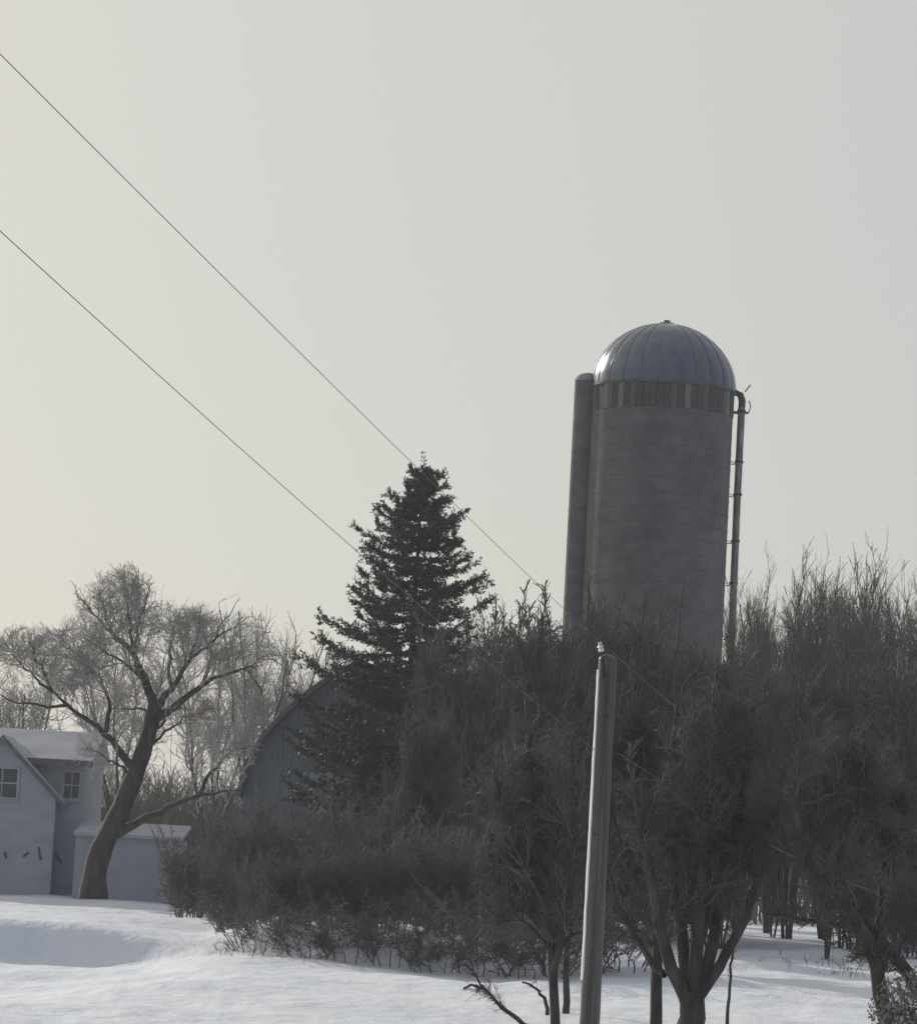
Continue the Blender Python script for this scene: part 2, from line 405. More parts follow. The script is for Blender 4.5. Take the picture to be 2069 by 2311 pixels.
def build_house():
    D = 128.0; k = ppm(D)
    base = P(190, 2016, D); zb = gz(base[0], D) - .25
    root = empty('farmhouse', (base[0], D, zb))
    tag(root, 'white two-storey farmhouse with front gable and snowy roof at left edge', 'house')
    def lx(px): return (px - 190) / k
    def lz(py, px=100):
        p = P(px, py, D); return p[2] - zb
    W = 11.0; depth = 7.0
    z_ridge = lz(1640, 100); z_eave = lz(1722, 150)
    # main block: x from -W to 0, y from 0 (front) to depth
    def wallbox(name, x0, x1, y0, y1, z1):
        g = MB(); g.box(x0, x1, y0, y1, 0, z1); return g.build(name, M['house'], root)
    wallbox('wall', -W, -.25, .55, depth, z_eave + .1)
    g = MB()   # end gables
    for xx in (-W, -.27):
        g.add([(xx, .55, z_eave + .1), (xx + .02, .55, z_eave + .1), (xx, depth, z_eave + .1), (xx + .02, depth, z_eave + .1), (xx, (depth + .55) / 2, z_ridge - .05), (xx + .02, (depth + .55) / 2, z_ridge - .05)],
              [(0, 2, 4), (1, 5, 3), (0, 4, 5, 1), (2, 3, 5, 4)])
    g.build('end_gable', M['house'], root)
    def slab(g, x0, x1, ya, za, yb, zb_, t):
        g.add([(x0, ya, za), (x1, ya, za), (x1, yb, zb_), (x0, yb, zb_), (x0, ya, za + t), (x1, ya, za + t), (x1, yb, zb_ + t), (x0, yb, zb_ + t)],
              [(0, 3, 2, 1), (4, 5, 6, 7), (0, 1, 5, 4), (1, 2, 6, 5), (2, 3, 7, 6), (3, 0, 4, 7)])
    ym = (depth + .55) / 2
    g = MB(); slab(g, -W - .3, 0, .05, z_eave, ym, z_ridge - .12, .12); slab(g, -W - .3, 0, depth + .4, z_eave, ym + .002, z_ridge - .12, .12)
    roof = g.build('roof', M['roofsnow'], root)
    g = MB(); g.box(-W - .3, 0.01, .02, .05, z_eave - .12, z_eave + .12); g.build('fascia', M['rake'], roof)
    # front gable wing
    xg = lx(-8); hw = lx(110) - xg + .1; za = lz(1668, 0)
    slope = (lz(1668, 10) - lz(1768, 105)) / (lx(105) - lx(10))
    zw = za - slope * hw
    g = MB(); yw = -.5
    g.add([(xg - hw, yw, 0), (xg + hw, yw, 0), (xg + hw, .56, 0), (xg - hw, .56, 0), (xg - hw, yw, zw), (xg + hw, yw, zw), (xg + hw, .56, zw), (xg - hw, .56, zw), (xg, yw, za), (xg, .56, za)],
          [(0, 1, 5, 8, 4), (1, 2, 6, 5), (2, 3, 7, 9, 6), (3, 0, 4, 7), (4, 8, 9, 7), (8, 5, 6, 9)])
    wing = g.build('gable_wall', M['house'], root)
    g = MB(); ov = .30
    for s in (-1, 1):
        x0, x1 = xg, xg + s * (hw + ov)
        z0, z1 = za + .03, za + .03 - slope * (hw + ov)
        ya, yb = yw - .35, 2.2
        vv = [(x0, ya, z0), (x1, ya, z1), (x1, yb, z1), (x0, yb, z0), (x0, ya, z0 + .11), (x1, ya, z1 + .11), (x1, yb, z1 + .11), (x0, yb, z0 + .11)]
        g.add(vv, [(0, 3, 2, 1), (4, 5, 6, 7), (0, 1, 5, 4), (1, 2, 6, 5), (2, 3, 7, 6), (3, 0, 4, 7)])
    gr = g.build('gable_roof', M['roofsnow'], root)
    g = MB()
    for s in (-1, 1):
        x0, x1 = xg + s * .002, xg + s * (hw + ov)
        z0, z1 = za + .03, za + .03 - slope * (hw + ov); ya = yw - .39
        g.add([(x0, ya, z0 - .12), (x1, ya, z1 - .12), (x1, ya, z1 + .09), (x0, ya, z0 + .09), (x0, ya + .035, z0 - .12), (x1, ya + .035, z1 - .12), (x1, ya + .035, z1 + .09), (x0, ya + .035, z0 + .09)],
              [(0, 1, 2, 3), (4, 7, 6, 5), (0, 4, 5, 1), (3, 2, 6, 7), (1, 5, 6, 2), (0, 3, 7, 4)])
    g.build('shaded_rake_board', M['rake'], gr)
    window(root, xg - .5, lx(27), lz(1800, 10), lz(1736, 10), yw)
    window(root, lx(126), lx(160), lz(1800, 140), lz(1742, 140), .55)
    # small dark brackets low on the wall
    for (px, py, dx, dz) in ((12, 1930, -.03, .10), (58, 1929, .08, .07), (88, 1927, -.05, .22), (124, 1938, -.10, .14)):
        x = lx(px); z = lz(py, px); yy = yw if x < xg + hw else .55
        g = MB(); g.tube([(x - dx, yy - .01, z - dz), (x - dx * .2, yy - .10, z - dz * .1), (x + dx, yy - .01, z + dz)], .035, 6)
        g.build('bracket', M['dark_metal'], root)
    return root
build_house()

def build_shed():
    D = 126.0; k = ppm(D)
    base = P(262, 2016, D); zb = gz(base[0], D) - .25
    root = empty('garden_shed', (base[0], D, zb))
    tag(root, 'low pale grey shed standing behind the leaning old tree', 'shed')
    w = (400 - 262) / k; h = P(310, 1893, D)[2] - zb
    g = MB(); g.box(-1.55, w, 0, 3.2, 0, h); g.build('wall', M['shed'], root)
    g = MB()
    g.add([(-1.6, -.2, h + .003), (w + .1, -.2, h + .003), (w + .1, 3.4, h + .45), (-1.6, 3.4, h + .45), (-1.6, -.2, h + .12), (w + .1, -.2, h + .12), (w + .1, 3.4, h + .57), (-1.6, 3.4, h + .57)],
          [(0, 3, 2, 1), (4, 5, 6, 7), (0, 1, 5, 4), (1, 2, 6, 5), (2, 3, 7, 6), (3, 0, 4, 7)])
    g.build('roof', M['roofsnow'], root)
    g = MB(); g.box(w - .06, w + .003, -.02, -.003, .05, h); g.build('corner_board', M['trim'], root)
build_shed()

def build_barn():
    D = 123.0
    mid = P(797, 1500, D); zb = gz(mid[0], D) - .2; org = np.array([mid[0], D, zb])
    root = empty('barn', tuple(org))
    tag(root, 'dark grey barn with a rounded arched roof half hidden behind the spruce and shrubs', 'barn')
    L = [(548, 1800), (560, 1738), (600, 1668), (650, 1614), (702, 1570), (760, 1528), (815, 1502)]
    pr = [P(x, y, D) - org for x, y in L]; pr = [(p[0], p[2]) for p in pr]
    cxm = pr[-1][0]
    prof = pr + [(2 * cxm - x, z) for x, z in pr[-2::-1]]
    foot = [(prof[0][0] + .05, 0.0)] + prof + [(prof[-1][0] - .05, 0.0)]
    n = len(foot); dep = 15.0
    V = [(x, 0, z) for x, z in foot] + [(x, .2, z) for x, z in foot]
    F = [tuple(range(n))[::-1], tuple(range(n, 2 * n))] + [(i, (i + 1) % n, n + (i + 1) % n, n + i) for i in range(n)]
    g = MB(); g.add(V, F); g.build('end_wall', M['barn'], root)
    for (xx, s_) in ((foot[0][0], 1), (foot[-1][0], -1)):
        g = MB(); x0, x1 = sorted((xx, xx + s_ * .2)); g.box(x0, x1, .21, dep, 0, prof[0][1]); g.build('side_wall', M['barn'], root)
    m = len(prof); V = []; F = []
    c = np.array([cxm, prof[0][1] - .5])
    for t in (0.05, 0.22):
        for yy in (-.45, dep + .3):
            for p in prof:
                v = np.array(p) - c; q = np.array(p) + v / np.linalg.norm(v) * t; V.append((q[0], yy, q[1]))
    for i in range(m - 1):
        F += [(i, i + 1, m + i + 1, m + i), (2*m + i, 3*m + i, 3*m + i + 1, 2*m + i + 1), (i, 2*m + i, 2*m + i + 1, i + 1), (m + i, m + i + 1, 3*m + i + 1, 3*m + i)]
    F += [(0, m, 3*m, 2*m), (m - 1, 3*m - 1, 4*m - 1, 2*m - 1)]
    g = MB(); g.add(V, F); g.build('roof', M['barn_roof'], root)
    q = P(742, 1800, D) - org
    g = MB(); g.box(q[0] - .62, q[0] + .62, -.06, -.004, q[2] - .75, q[2] + .75); dr = g.build('loft_door', M['shed'], root)
    g = MB()
    for dx in (-.66, .66): g.box(q[0] + dx - .04, q[0] + dx + .04, -.08, -.003, q[2] - .80, q[2] + .80)
    g.box(q[0] - .61, q[0] + .61, -.08, -.062, q[2] + .755, q[2] + .83); g.build('door_trim', M['trim'], dr)
build_barn()

# ------------------------------------------------------------------ woody growth
def nrm(v):
    return v / np.maximum(np.linalg.norm(v, axis=-1, keepdims=True), 1e-9)

def resample(pts, n):
    pts = np.asarray(pts, float)
    # smooth by Catmull-like linear resample along arc length
    seg = np.linalg.norm(np.diff(pts, axis=0), axis=1); s = np.concatenate([[0], np.cumsum(seg)])
    t = np.linspace(0, s[-1], n)
    q = np.stack([np.interp(t, s, pts[:, i]) for i in range(3)], 1)
    q[1:-1] = .25 * q[:-2] + .5 * q[1:-1] + .25 * q[2:]
    return q

def tubes(Pn, Rn, k, rng, cap=False):
    N, S, _ = Pn.shape
    t = np.empty_like(Pn)
    t[:, 1:-1] = Pn[:, 2:] - Pn[:, :-2]; t[:, 0] = Pn[:, 1] - Pn[:, 0]; t[:, -1] = Pn[:, -1] - Pn[:, -2]
    t = nrm(t)
    ref = rng.normal(size=(N, 1, 3)); m = nrm(t.mean(1, keepdims=True))
    ref = nrm(ref - (ref * m).sum(-1, keepdims=True) * m)
    u = nrm(np.cross(t, np.broadcast_to(ref, t.shape))); w = np.cross(t, u)
    a = np.arange(k) * 2 * np.pi / k
    V = Pn[:, :, None, :] + Rn[:, :, None, None] * (u[:, :, None, :] * np.cos(a)[None, None, :, None] + w[:, :, None, :] * np.sin(a)[None, None, :, None])
    base = (np.arange(N) * S * k)[:, None, None]
    i = (np.arange(S - 1) * k)[None, :, None]; j = np.arange(k)[None, None, :]; j2 = (j + 1) % k
    F = np.stack([base + i + j, base + i + j2, base + i + k + j2, base + i + k + j], -1).reshape(-1, 4)
    return V.reshape(-1, 3), F

class Wood:
    def __init__(s): s.V = []; s.F = []; s.n = 0
    def add(s, V, F):
        s.V.append(V); s.F.append(F + s.n); s.n += len(V)
    def build(s, name, mat, parent):
        return mesh_np(name, np.concatenate(s.V), np.concatenate(s.F), mat, parent)

def grow(rng, Pp, Rp, n, L, Lsd, ang, rmax, rtip, S, t0=.15, up=0.0, wob=.25, env=None, weight=None, droop=0.0):
    """n new branches on the parent polylines Pp (N,S,3)"""
    N, Sp, _ = Pp.shape
    ln = np.linalg.norm(np.diff(Pp, axis=1), axis=2).sum(1)
    w = ln if weight is None else ln * weight
    idx = rng.choice(N, n, p=w / w.sum())
    t = t0 + (1 - t0) * rng.random(n) ** .85
    f = t * (Sp - 1); i0 = np.minimum(f.astype(int), Sp - 2); fr = (f - i0)[:, None]
    A = Pp[idx, i0]; B = Pp[idx, i0 + 1]
    pos = A * (1 - fr) + B * fr; tan = nrm(B - A)
    rr = Rp[idx, i0] * (1 - fr[:, 0]) + Rp[idx, i0 + 1] * fr[:, 0]
    q = rng.normal(size=(n, 3)); q = nrm(q - (q * tan).sum(1, keepdims=True) * tan)
    a = R_(ang) * (1 + .35 * rng.normal(size=n)); a = a[:, None]
    d = tan * np.cos(a) + q * np.sin(a); d[:, 2] += up; d = nrm(d)
    leng = L * np.exp(Lsd * rng.normal(size=n)) * (1 - .35 * t)
    def make(leng):
        pts = np.empty((n, S, 3)); pts[:, 0] = pos; dd = d.copy()
        for s_ in range(1, S):
            pts[:, s_] = pts[:, s_-1] + dd * (leng / (S - 1))[:, None]
            dd = dd + wn_[:, s_] * wob; dd[:, 2] += up * .5 - droop; dd = nrm(dd)
        return pts
    wn_ = rng.normal(size=(n, S, 3))
    pts = make(leng)
    if env is not None:
        for _ in range(5):
            o = ~env(pts[:, -1])
            if not o.any(): break
            leng = np.where(o, leng * .62, leng); pts = make(leng)
        keep = env(pts[:, -1]) | (rng.random(len(pts)) < .25); pts = pts[keep]; rr = rr[keep]
    r0 = np.minimum(rr * .75, rmax * (0.7 + .6 * rng.random(len(pts))))
    r0 = np.maximum(r0, rtip)
    Rn = r0[:, None] * np.linspace(1, 0, S)[None] + rtip * np.linspace(0, 1, S)[None]
    return pts, Rn

def env_union(ells, fuzz=.15):
    er = np.random.default_rng(8)
    C = np.array([e[0] for e in ells]); Rr = np.array([e[1] for e in ells])
    def f(p):
        q = ((p[:, None, :] - C[None]) / Rr[None]); return (np.sqrt((q ** 2).sum(-1)).min(1) < er.normal(1 - .45 * fuzz, fuzz, len(p)))
    return f

def stack(polys, S):
    Pn = np.stack([resample(p, S) for p, r0, r1 in polys])
    Rn = np.stack([np.linspace(r0, r1, S) for p, r0, r1 in polys])
    return Pn, Rn

def tris(objs=None):
    return sum(len(m.polygons) for m in bpy.data.meshes)

# --- the old leaning tree beside the house, limbs traced and given depth
def old_tree():
    rng = np.random.default_rng(5)
    D = 115.0; k = ppm(D)
    b = P(213, 2012, D); root = empty('old_tree', (b[0], b[1], gz(b[0], D)))
    tag(root, 'big leaning bare old tree with spreading limbs beside the white farmhouse', 'tree')
    org = np.array(root.location)
    def poly(pts, d0=0.0, d1=0.0):
        n = len(pts); return np.array([P(x, y, D + d0 + (d1 - d0) * (i / (n - 1)) ** 1.2) - org for i, (x, y) in enumerate(pts)])
    tr = [(poly([(210, 2030), (212, 1975), (228, 1915), (258, 1860), (284, 1800), (308, 1740), (328, 1680), (343, 1630), (349, 1590)]), .40, .235)]
    limbs = [
        (poly([(262, 1885), (330, 1846), (400, 1812), (450, 1792), (500, 1786), (585, 1782)], 0, -1.5), .16, .06),
        (poly([(452, 1792), (468, 1757), (500, 1716), (530, 1692), (590, 1680)], -1, -.4), .075, .03),
        (poly([(306, 1738), (280, 1712), (238, 1650), (190, 1615), (150, 1590), (118, 1560), (103, 1522), (90, 1480)], 0, -1.8), .15, .035),
        (poly([(240, 1652), (244, 1600), (242, 1568), (225, 1530), (195, 1503), (150, 1480)], -.7, .6), .085, .03),
        (poly([(152, 1592), (100, 1597), (50, 1590), (5, 1572), (-40, 1550)], -1.2, -2.2), .06, .02),
        (poly([(348, 1600), (335, 1550), (315, 1500), (290, 1465), (255, 1435), (236, 1395), (225, 1330)], 0, 1.5), .18, .03),
        (poly([(322, 1520), (300, 1460), (310, 1410), (330, 1350), (335, 1310)], .6, -.8), .08, .02),
        (poly([(337, 1548), (300, 1512), (275, 1490), (230, 1470), (190, 1440)], .4, -1.6), .07, .02),
        (poly([(350, 1600), (366, 1588), (386, 1550), (420, 1505), (436, 1480), (450, 1420), (455, 1370)], 0, -1.4), .14, .025),
        (poly([(386, 1550), (380, 1490), (392, 1440), (385, 1380)], -.4, .7), .065, .02),
        (poly([(352, 1622), (400, 1590), (455, 1545), (510, 1519), (560, 1510), (600, 1475)], 0, 1.4), .15, .03),
        (poly([(458, 1545), (475, 1490), (482, 1440), (520, 1380), (540, 1350)], .6, 2.0), .075, .02),
        (poly([(560, 1512), (590, 1560), (600, 1620)], 1.4, 1.2), .03, .012),
        (poly([(345, 1620), (320, 1600), (270, 1600), (240, 1605)], 0, 1.2), .05, .02),
        (poly([(290, 1745), (270, 1730), (220, 1700), (190, 1690)], 0, -.9), .05, .015),
        (poly([(330, 1690), (370, 1650), (420, 1620), (480, 1600)], 0, 1.7), .06, .018),
        (poly([(335, 1665), (395, 1600), (440, 1600)], 0, -1.7), .05, .018),
        (poly([(118, 1562), (75, 1525), (30, 1480), (5, 1440)], -1.4, -.6), .05, .012),
        (poly([(103, 1524), (70, 1470), (62, 1425)], -1.6, -2.4), .045, .012),
        (poly([(198, 1505), (150, 1455), (120, 1415)], .4, 1.2), .05, .012),
        (poly([(285, 1462), (225, 1400), (175, 1340), (160, 1310)], .8, 1.8), .06, .012),
        (poly([(300, 1462), (290, 1380), (275, 1300)], .2, -.6), .06, .012),
        (poly([(436, 1482), (500, 1430), (560, 1400)], -.9, -1.6), .05, .012),
        (poly([(420, 1506), (410, 1430), (420, 1380)], -.8, .4), .05, .012),
    ]
    Pt, Rt = stack(tr, 22)
    Rt[0, :4] = [.50, .44, .40, .385]
    w = np.arange(22); Rt[0] *= 1 + .05 * np.sin(w * 1.7)
    wd = Wood(); wd.add(*tubes(Pt, Rt, 12, rng)); wd.build('trunk', M['bark_dark'], root)
    Pl, Rl = stack(limbs, 14)
    Rl = Rl[:, :1] * (1 - np.linspace(0, 1, 14)[None] ** .8) + .006
    Pl[:, 2:-1] += rng.normal(size=Pl[:, 2:-1].shape) * .035
    for i in range(len(limbs)):
        wd = Wood(); wd.add(*tubes(Pl[i:i+1], Rl[i:i+1], 7, rng)); wd.build('limb', M['bark_dark'], root)
    def e(px, py, rx, ry, dd=0, rd=2.6): return (P(px, py, D + dd) - org, (1.16 * rx / k, rd, 1.16 * ry / k))
    env = env_union([e(255, 1390, 118, 122), e(95, 1495, 140, 92), e(30, 1500, 110, 80), e(440, 1450, 130, 92), e(330, 1470, 130, 130), e(560, 1470, 80, 100), e(200, 1530, 150, 70),
                     e(560, 1560, 60, 110), e(215, 1700, 60, 80, 0, 1.5), e(420, 1640, 90, 120, 1.0, 2.0), e(530, 1690, 60, 80, -.5, 1.5)])
    P1, R1 = grow(rng, Pl, Rl, 420, 1.6, .35, 45, .024, .009, 7, .25, .10, .22, env)
    P2, R2 = grow(rng, np.concatenate([P1[:, ::2], Pl[:, [4, 7, 10, 13]]]), np.concatenate([R1[:, ::2], Rl[:, [4, 7, 10, 13]]]), 3200, .85, .35, 45, .011, .006, 5, .2, .10, .25, env)
    P3, R3 = grow(rng, P2, R2, 12500, .45, .4, 42, .0075, .004, 3, .15, .06, .25, env)
    c = Wood(); c.add(*tubes(P1, R1, 5, rng)); c.add(*tubes(P2, R2, 3, rng)); c.add(*tubes(P3, R3, 3, rng)); c.build('crown', M['twig_pale'], root)
old_tree()

# --- general bare tree: stems, envelope, three twig orders; local coordinates, base at 0
def bare_proto(name, seed, stems, ells, n1, n2, n3, mats, L=(1.3, .7, .35), r=(.03, .013, .006), up=.12, ang=42, trunk_sides=8, wob=.24, jitter=.03, t0=.3, fuzz=.34):
    rng = np.random.default_rng(seed)
    Ps, Rs = stack(stems, 14)
    Ps[:, 2:] += rng.normal(size=Ps[:, 2:].shape) * jitter
    env = env_union(ells, fuzz)
    root = empty(name, (0, 0, 0))
    wd = Wood(); wd.add(*tubes(Ps, Rs, trunk_sides, rng)); wd.build('trunk', mats[0], root)
    P1, R1 = grow(rng, Ps, Rs, n1, L[0], .35, ang, r[0], r[1], 6, t0, up, wob, env)
    P2, R2 = grow(rng, np.concatenate([P1[:, [0, 2, 3, 5]], Ps[:, [4, 7, 10, 13]]]), np.concatenate([R1[:, [0, 2, 3, 5]], Rs[:, [4, 7, 10, 13]]]), n2, L[1], .35, ang, r[1], r[2], 4, .2, up, wob, env)
    P3, R3 = grow(rng, P2, R2, n3, L[2], .4, ang, r[2], r[2] * .55, 2, .1, up * .7, wob, env)
    c = Wood(); c.add(*tubes(P1, R1, 4, rng)); c.add(*tubes(P2, R2, 3, rng)); c.add(*tubes(P3, R3, 3, rng)); c.build('crown', mats[1], root)
    return root

def copy_tree(o, parent=None):
    c = o.copy(); COL.objects.link(c); c.parent = parent
    for ch in list(o.children): copy_tree(ch, c)
    return c

def fan(rng, n, h, spread, r0, r1, z0=-.2, base=.12, curve=.5):
    out = []
    for i in range(n):
        a = 2 * math.pi * (i + .3 * rng.random()) / n; s = spread * (.35 + .65 * rng.random()); hh = h * (.75 + .25 * rng.random())
        bx, by = base * math.cos(a), base * math.sin(a)
        pts = [(bx, by, z0)]
        for t in (.25, .5, .75, 1.0):
            pts.append((bx + s * math.cos(a) * t ** (1 + curve) + rng.normal() * .06 * h * .3, by + s * math.sin(a) * t ** (1 + curve) + rng.normal() * .06 * h * .3, hh * t))
        out.append((np.array(pts), r0 * (.7 + .5 * rng.random()), r1))
    return out

rg = np.random.default_rng(77)
# thicket tree, 8 m tall, dense crown from near the ground
TH = []
for s in range(2):
    TH.append(bare_proto('thicket_tree', 100 + s, fan(rg, 8, 7.4, 2.2, .08, .012), [((0, 0, 4.6), (2.3, 2.3, 3.4)), ((.5 - s, .2, 2.6), (2.3, 2.2, 2.5)), ((-.8 + s, .2, 5.2), (1.6, 1.8, 2.5))], 240, 2400, 9000, (M['bark'], M['twig']), L=(1.6, .95, .55), r=(.040, .020, .0125), t0=.12))
TH.append(bare_proto('thicket_tree', 120, fan(rg, 3, 7.0, 1.9, .032, .02, base=.03, curve=.8), [((0, 0, 4.6), (2.5, 2.4, 3.3)), ((.3, -.2, 3.1), (2.7, 2.4, 2.5))], 240, 2400, 9000, (M['bark'], M['twig']), L=(1.6, .95, .55), r=(.040, .020, .0125), t0=.14))
# brown shrub, 3 m
SH = []
for s in range(2):
    SH.append(bare_proto('shrub', 140 + s, fan(rg, 14, 2.7, 1.5, .025, .008, base=.3), [((0, 0, 1.25), (1.75, 1.6, 1.7)), ((0, 0, .6), (1.9, 1.7, .75))], 260, 1700, 5000, (M['twig_brown'], M['twig_brown']), L=(.85, .55, .34), r=(.016, .0105, .0075), up=.07, ang=48, trunk_sides=4, t0=.02, fuzz=.42))
SH.append(bare_proto('shrub', 150, fan(rg, 12, 2.3, 2.1, .018, .006, base=.5, curve=.1), [((0, 0, .9), (2.4, 2.1, 1.5))], 150, 800, 1900, (M['twig_brown'], M['twig_brown']), L=(.9, .6, .36), r=(.014, .010, .0075), up=.05, ang=48, trunk_sides=4, t0=.02, fuzz=.5))
# tall tree with upright wispy shoots, 10 m
WI = []
for s in range(2):
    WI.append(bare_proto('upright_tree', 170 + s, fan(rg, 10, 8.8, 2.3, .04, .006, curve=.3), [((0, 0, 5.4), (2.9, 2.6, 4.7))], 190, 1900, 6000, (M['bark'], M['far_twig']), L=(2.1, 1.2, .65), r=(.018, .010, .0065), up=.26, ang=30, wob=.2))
# open round-headed tree for the background, 9 m
OP = []
for s in range(2):
    st = fan(rg, 6, 6.9, 2.6, .07, .02, curve=.1, base=.05)
    for q in st: q[0][:, 2] += np.where(q[0][:, 2] > 0, 1.0, 0)
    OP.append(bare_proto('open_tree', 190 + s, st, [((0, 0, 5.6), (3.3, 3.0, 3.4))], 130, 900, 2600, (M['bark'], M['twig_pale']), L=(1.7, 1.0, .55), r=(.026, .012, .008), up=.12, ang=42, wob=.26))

used = set()
def place(protos, which, px, top, d, h_proto, wscale, label, cat, name, group=None, rot=None):
    """stand a copy of a prototype so that its top shows at photo row top"""
    pt = P(px, top, d); z0 = gz(pt[0], d)
    # the pixel is the TOP; a level camera roll moves the foot sideways, so take x at the top (trees are vertical)
    pr = protos[which]
    o = pr if pr.name not in used else copy_tree(pr)
    used.add(o.name)
    s = (pt[2] - z0) / h_proto
    o.location = (pt[0], d, z0); o.scale = (s * wscale, s * wscale, s)
    o.rotation_euler.z = rot if rot is not None else float(rg.random() * 6.28)
    tag(o, label, cat, group)
    return o

TG = 'bare trees of the thicket below the silo'
for i, (px, top, d, ws, lab) in enumerate([
    (1060, 1385, 102, .80, 'bare tree just right of the spruce, its twigs topping the thicket'),
    (1190, 1360, 106, .80, 'bare tree left of the silo base, tallest of the thicket there'),
    (1285, 1345, 97, .80, 'bare dark tree covering the lower left corner of the silo'),
    (1400, 1335, 100, .85, 'bare dark tree covering the middle of the silo base'),
    (1520, 1355, 103, .80, 'bare dark tree covering the lower right part of the silo'),
    (985, 1590, 96, .85, 'low bare tree in front of the right side of the spruce'),
    (1660, 1420, 94, .85, 'bare tree right of the silo behind the rounded dark crown'),
    (1930, 1385, 100, .85, 'bare dark tree below the pale upright shoots on the right'),
    (2060, 1375, 96, .85, 'bare dark tree cut by the right edge of the frame'),
    (1215, 1620, 90, .95, 'bare tree in the thicket directly left of the utility pole'),
    (1890, 1560, 86, .9, 'lower bare tree in front of the thicket on the right'),
    (910, 1720, 110, .95, 'low bare tree in front of the trunk of the spruce'),
    (1345, 1350, 112, .8, 'bare tree behind the pole top covering the silo foot'),
    (1600, 1420, 112, .8, 'bare tree behind the many-stemmed tree at the silo foot'),
    (1770, 1480, 110, .8, 'bare tree deep in the thicket right of the round crown'),
    (2010, 1560, 112, .8, 'bare tree deep in the thicket near the right edge'),
]):
    if px >= 1280: d += 16
    place(TH, 2 if px > 1500 else i % 2, px, top, d, 7.15, ws, lab, 'tree', 'thicket_tree', TG)

WG = 'tall upright bare trees behind the thicket'
for i, (px, top, d, ws, lab) in enumerate([
    (1700, 1215, 132, .55, 'sparse pale bare tree right beside the silo filler pipe'),
    (1815, 1205, 124, .75, 'tall upright bare tree, leftmost of the pale shoots on the right'),
    (1900, 1195, 128, .8, 'tall upright bare tree in the middle of the pale shoots on the right'),
    (1985, 1210, 122, .8, 'tall upright bare tree near the right edge among pale shoots'),
    (2065, 1190, 126, .8, 'tall upright bare tree with pale shoots cut by the right edge'),
    (1150, 1330, 126, .5, 'wispy bare tree rising behind the thicket between spruce and silo'),
]):
    place(WI, i % 2, px, top, d, 9.3, ws, lab, 'tree', 'upright_tree', WG)

OG = 'pale bare trees in the background'
for i, (px, top, d, ws, lab) in enumerate([
    (602, 1318, 135, .62, 'slender wispy bare tree between the old tree and the spruce'),
    (690, 1425, 140, .8, 'faint bare tree touching the left side of the spruce'),
    (500, 1420, 158, .9, 'faint bare tree seen through the right limbs of the old tree'),
    (60, 1450, 160, .9, 'faint bare tree rising behind the farmhouse roof'),
    (300, 1400, 165, .9, 'faint bare tree straight behind the crown of the old tree'),
    (1050, 1340, 132, .7, 'wispy bare tree top showing right behind the spruce'),
    (1245, 1335, 136, .6, 'wispy bare tree top touching the left edge of the silo'),
    (1765, 1300, 134, .7, 'pale bare tree in the gap between filler pipe and upright shoots'),
]):
    place(OP, i % 2, px, top, d, 8.3, ws, lab, 'tree', 'open_tree', OG)

SG = 'brown shrubs along the front of the thicket'
for i, (px, top, d, ws, lab) in enumerate([
    (440, 1850, 108, .95, 'brown bare shrub at the left end of the thicket by the shed'),
    (548, 1810, 98, 1.0, 'brown bare shrub below the tip of the long low limb'),
    (640, 1770, 98, 1.0, 'dense bare shrub in front of the left side of the barn'),
    (640, 1900, 85.5, 1.0, 'low bare shrub over the weeds at the edge of the snow'),
    (740, 1895, 94, 1.0, 'bare shrub in front of the pale barn door'),
    (760, 1880, 84.5, 1.0, 'low bare shrub at the thicket edge below the spruce'),
    (850, 1725, 95, .95, 'brown bare shrub under the right side of the spruce'),
    (880, 1860, 83.8, 1.0, 'low brown shrub where blue shadow meets the thicket'),
    (960, 1830, 89, 1.0, 'brown bare shrub right of the spruce in the thicket'),
    (1040, 1850, 84, 1.0, 'brown shrub above the drooping branch at the snow edge'),
    (1120, 1800, 86, 1.0, 'brown shrub left of the pair of thin trunks'),
    (1420, 1930, 81, 1.2, 'brown shrub behind the pole and the dark straight trunk'),
    (1560, 1780, 92, 1.0, 'brown shrub behind the many-stemmed tree'),
    (1110, 1950, 80.5, 1.2, 'low brush behind the drooping branch at lower centre'),
    (1225, 1930, 79.5, 1.2, 'low brush right behind the thin trunked tree'),
    (1960, 1850, 92, 1.0, 'brown shrub behind the leaning trunk on the right'),
    (2065, 1900, 84, 1.0, 'brown shrub at the right edge above the dry leaves'),
    (525, 1900, 92, 1.0, 'low bare shrub among weeds at the left edge of the thicket'),
    (1000, 1960, 83, 1.1, 'low shrub at the snow edge left of the near trunks'),
    (820, 1980, 84, 1.1, 'low shrub at the thicket edge above the middle of the snow field'),
    (590, 1960, 88, 1.1, 'low shrub at the thicket edge behind the weeds'),
    (900, 1985, 81.7, 1.4, 'low spreading shrub at the foot of the bank'),
    (585, 1965, 83.4, 1.2, 'small sparse shrub on the snow bank, leftmost of the bank row'),
    (705, 2020, 82.6, 1.6, 'small sparse shrub on the snow bank below the spruce'),
    (805, 1940, 82.2, 1.1, 'small sparse shrub on the snow bank near the middle of the field'),
    (990, 2040, 80.7, 1.6, 'small sparse shrub on the snow bank above the drooping branch'),
    (1299, 1940, 80, 1.2, 'low shrub behind the lower half of the utility pole'),
    (690, 1960, 86, 1.0, 'small low shrub in blue shade at the foot of the spruce'),
]):
    if px >= 1300 and d > 82: d += 22
    place(SH, 2 if d < 83.5 else i % 2, px, top, d, 2.75, ws, lab, 'shrub', 'shrub', SG)

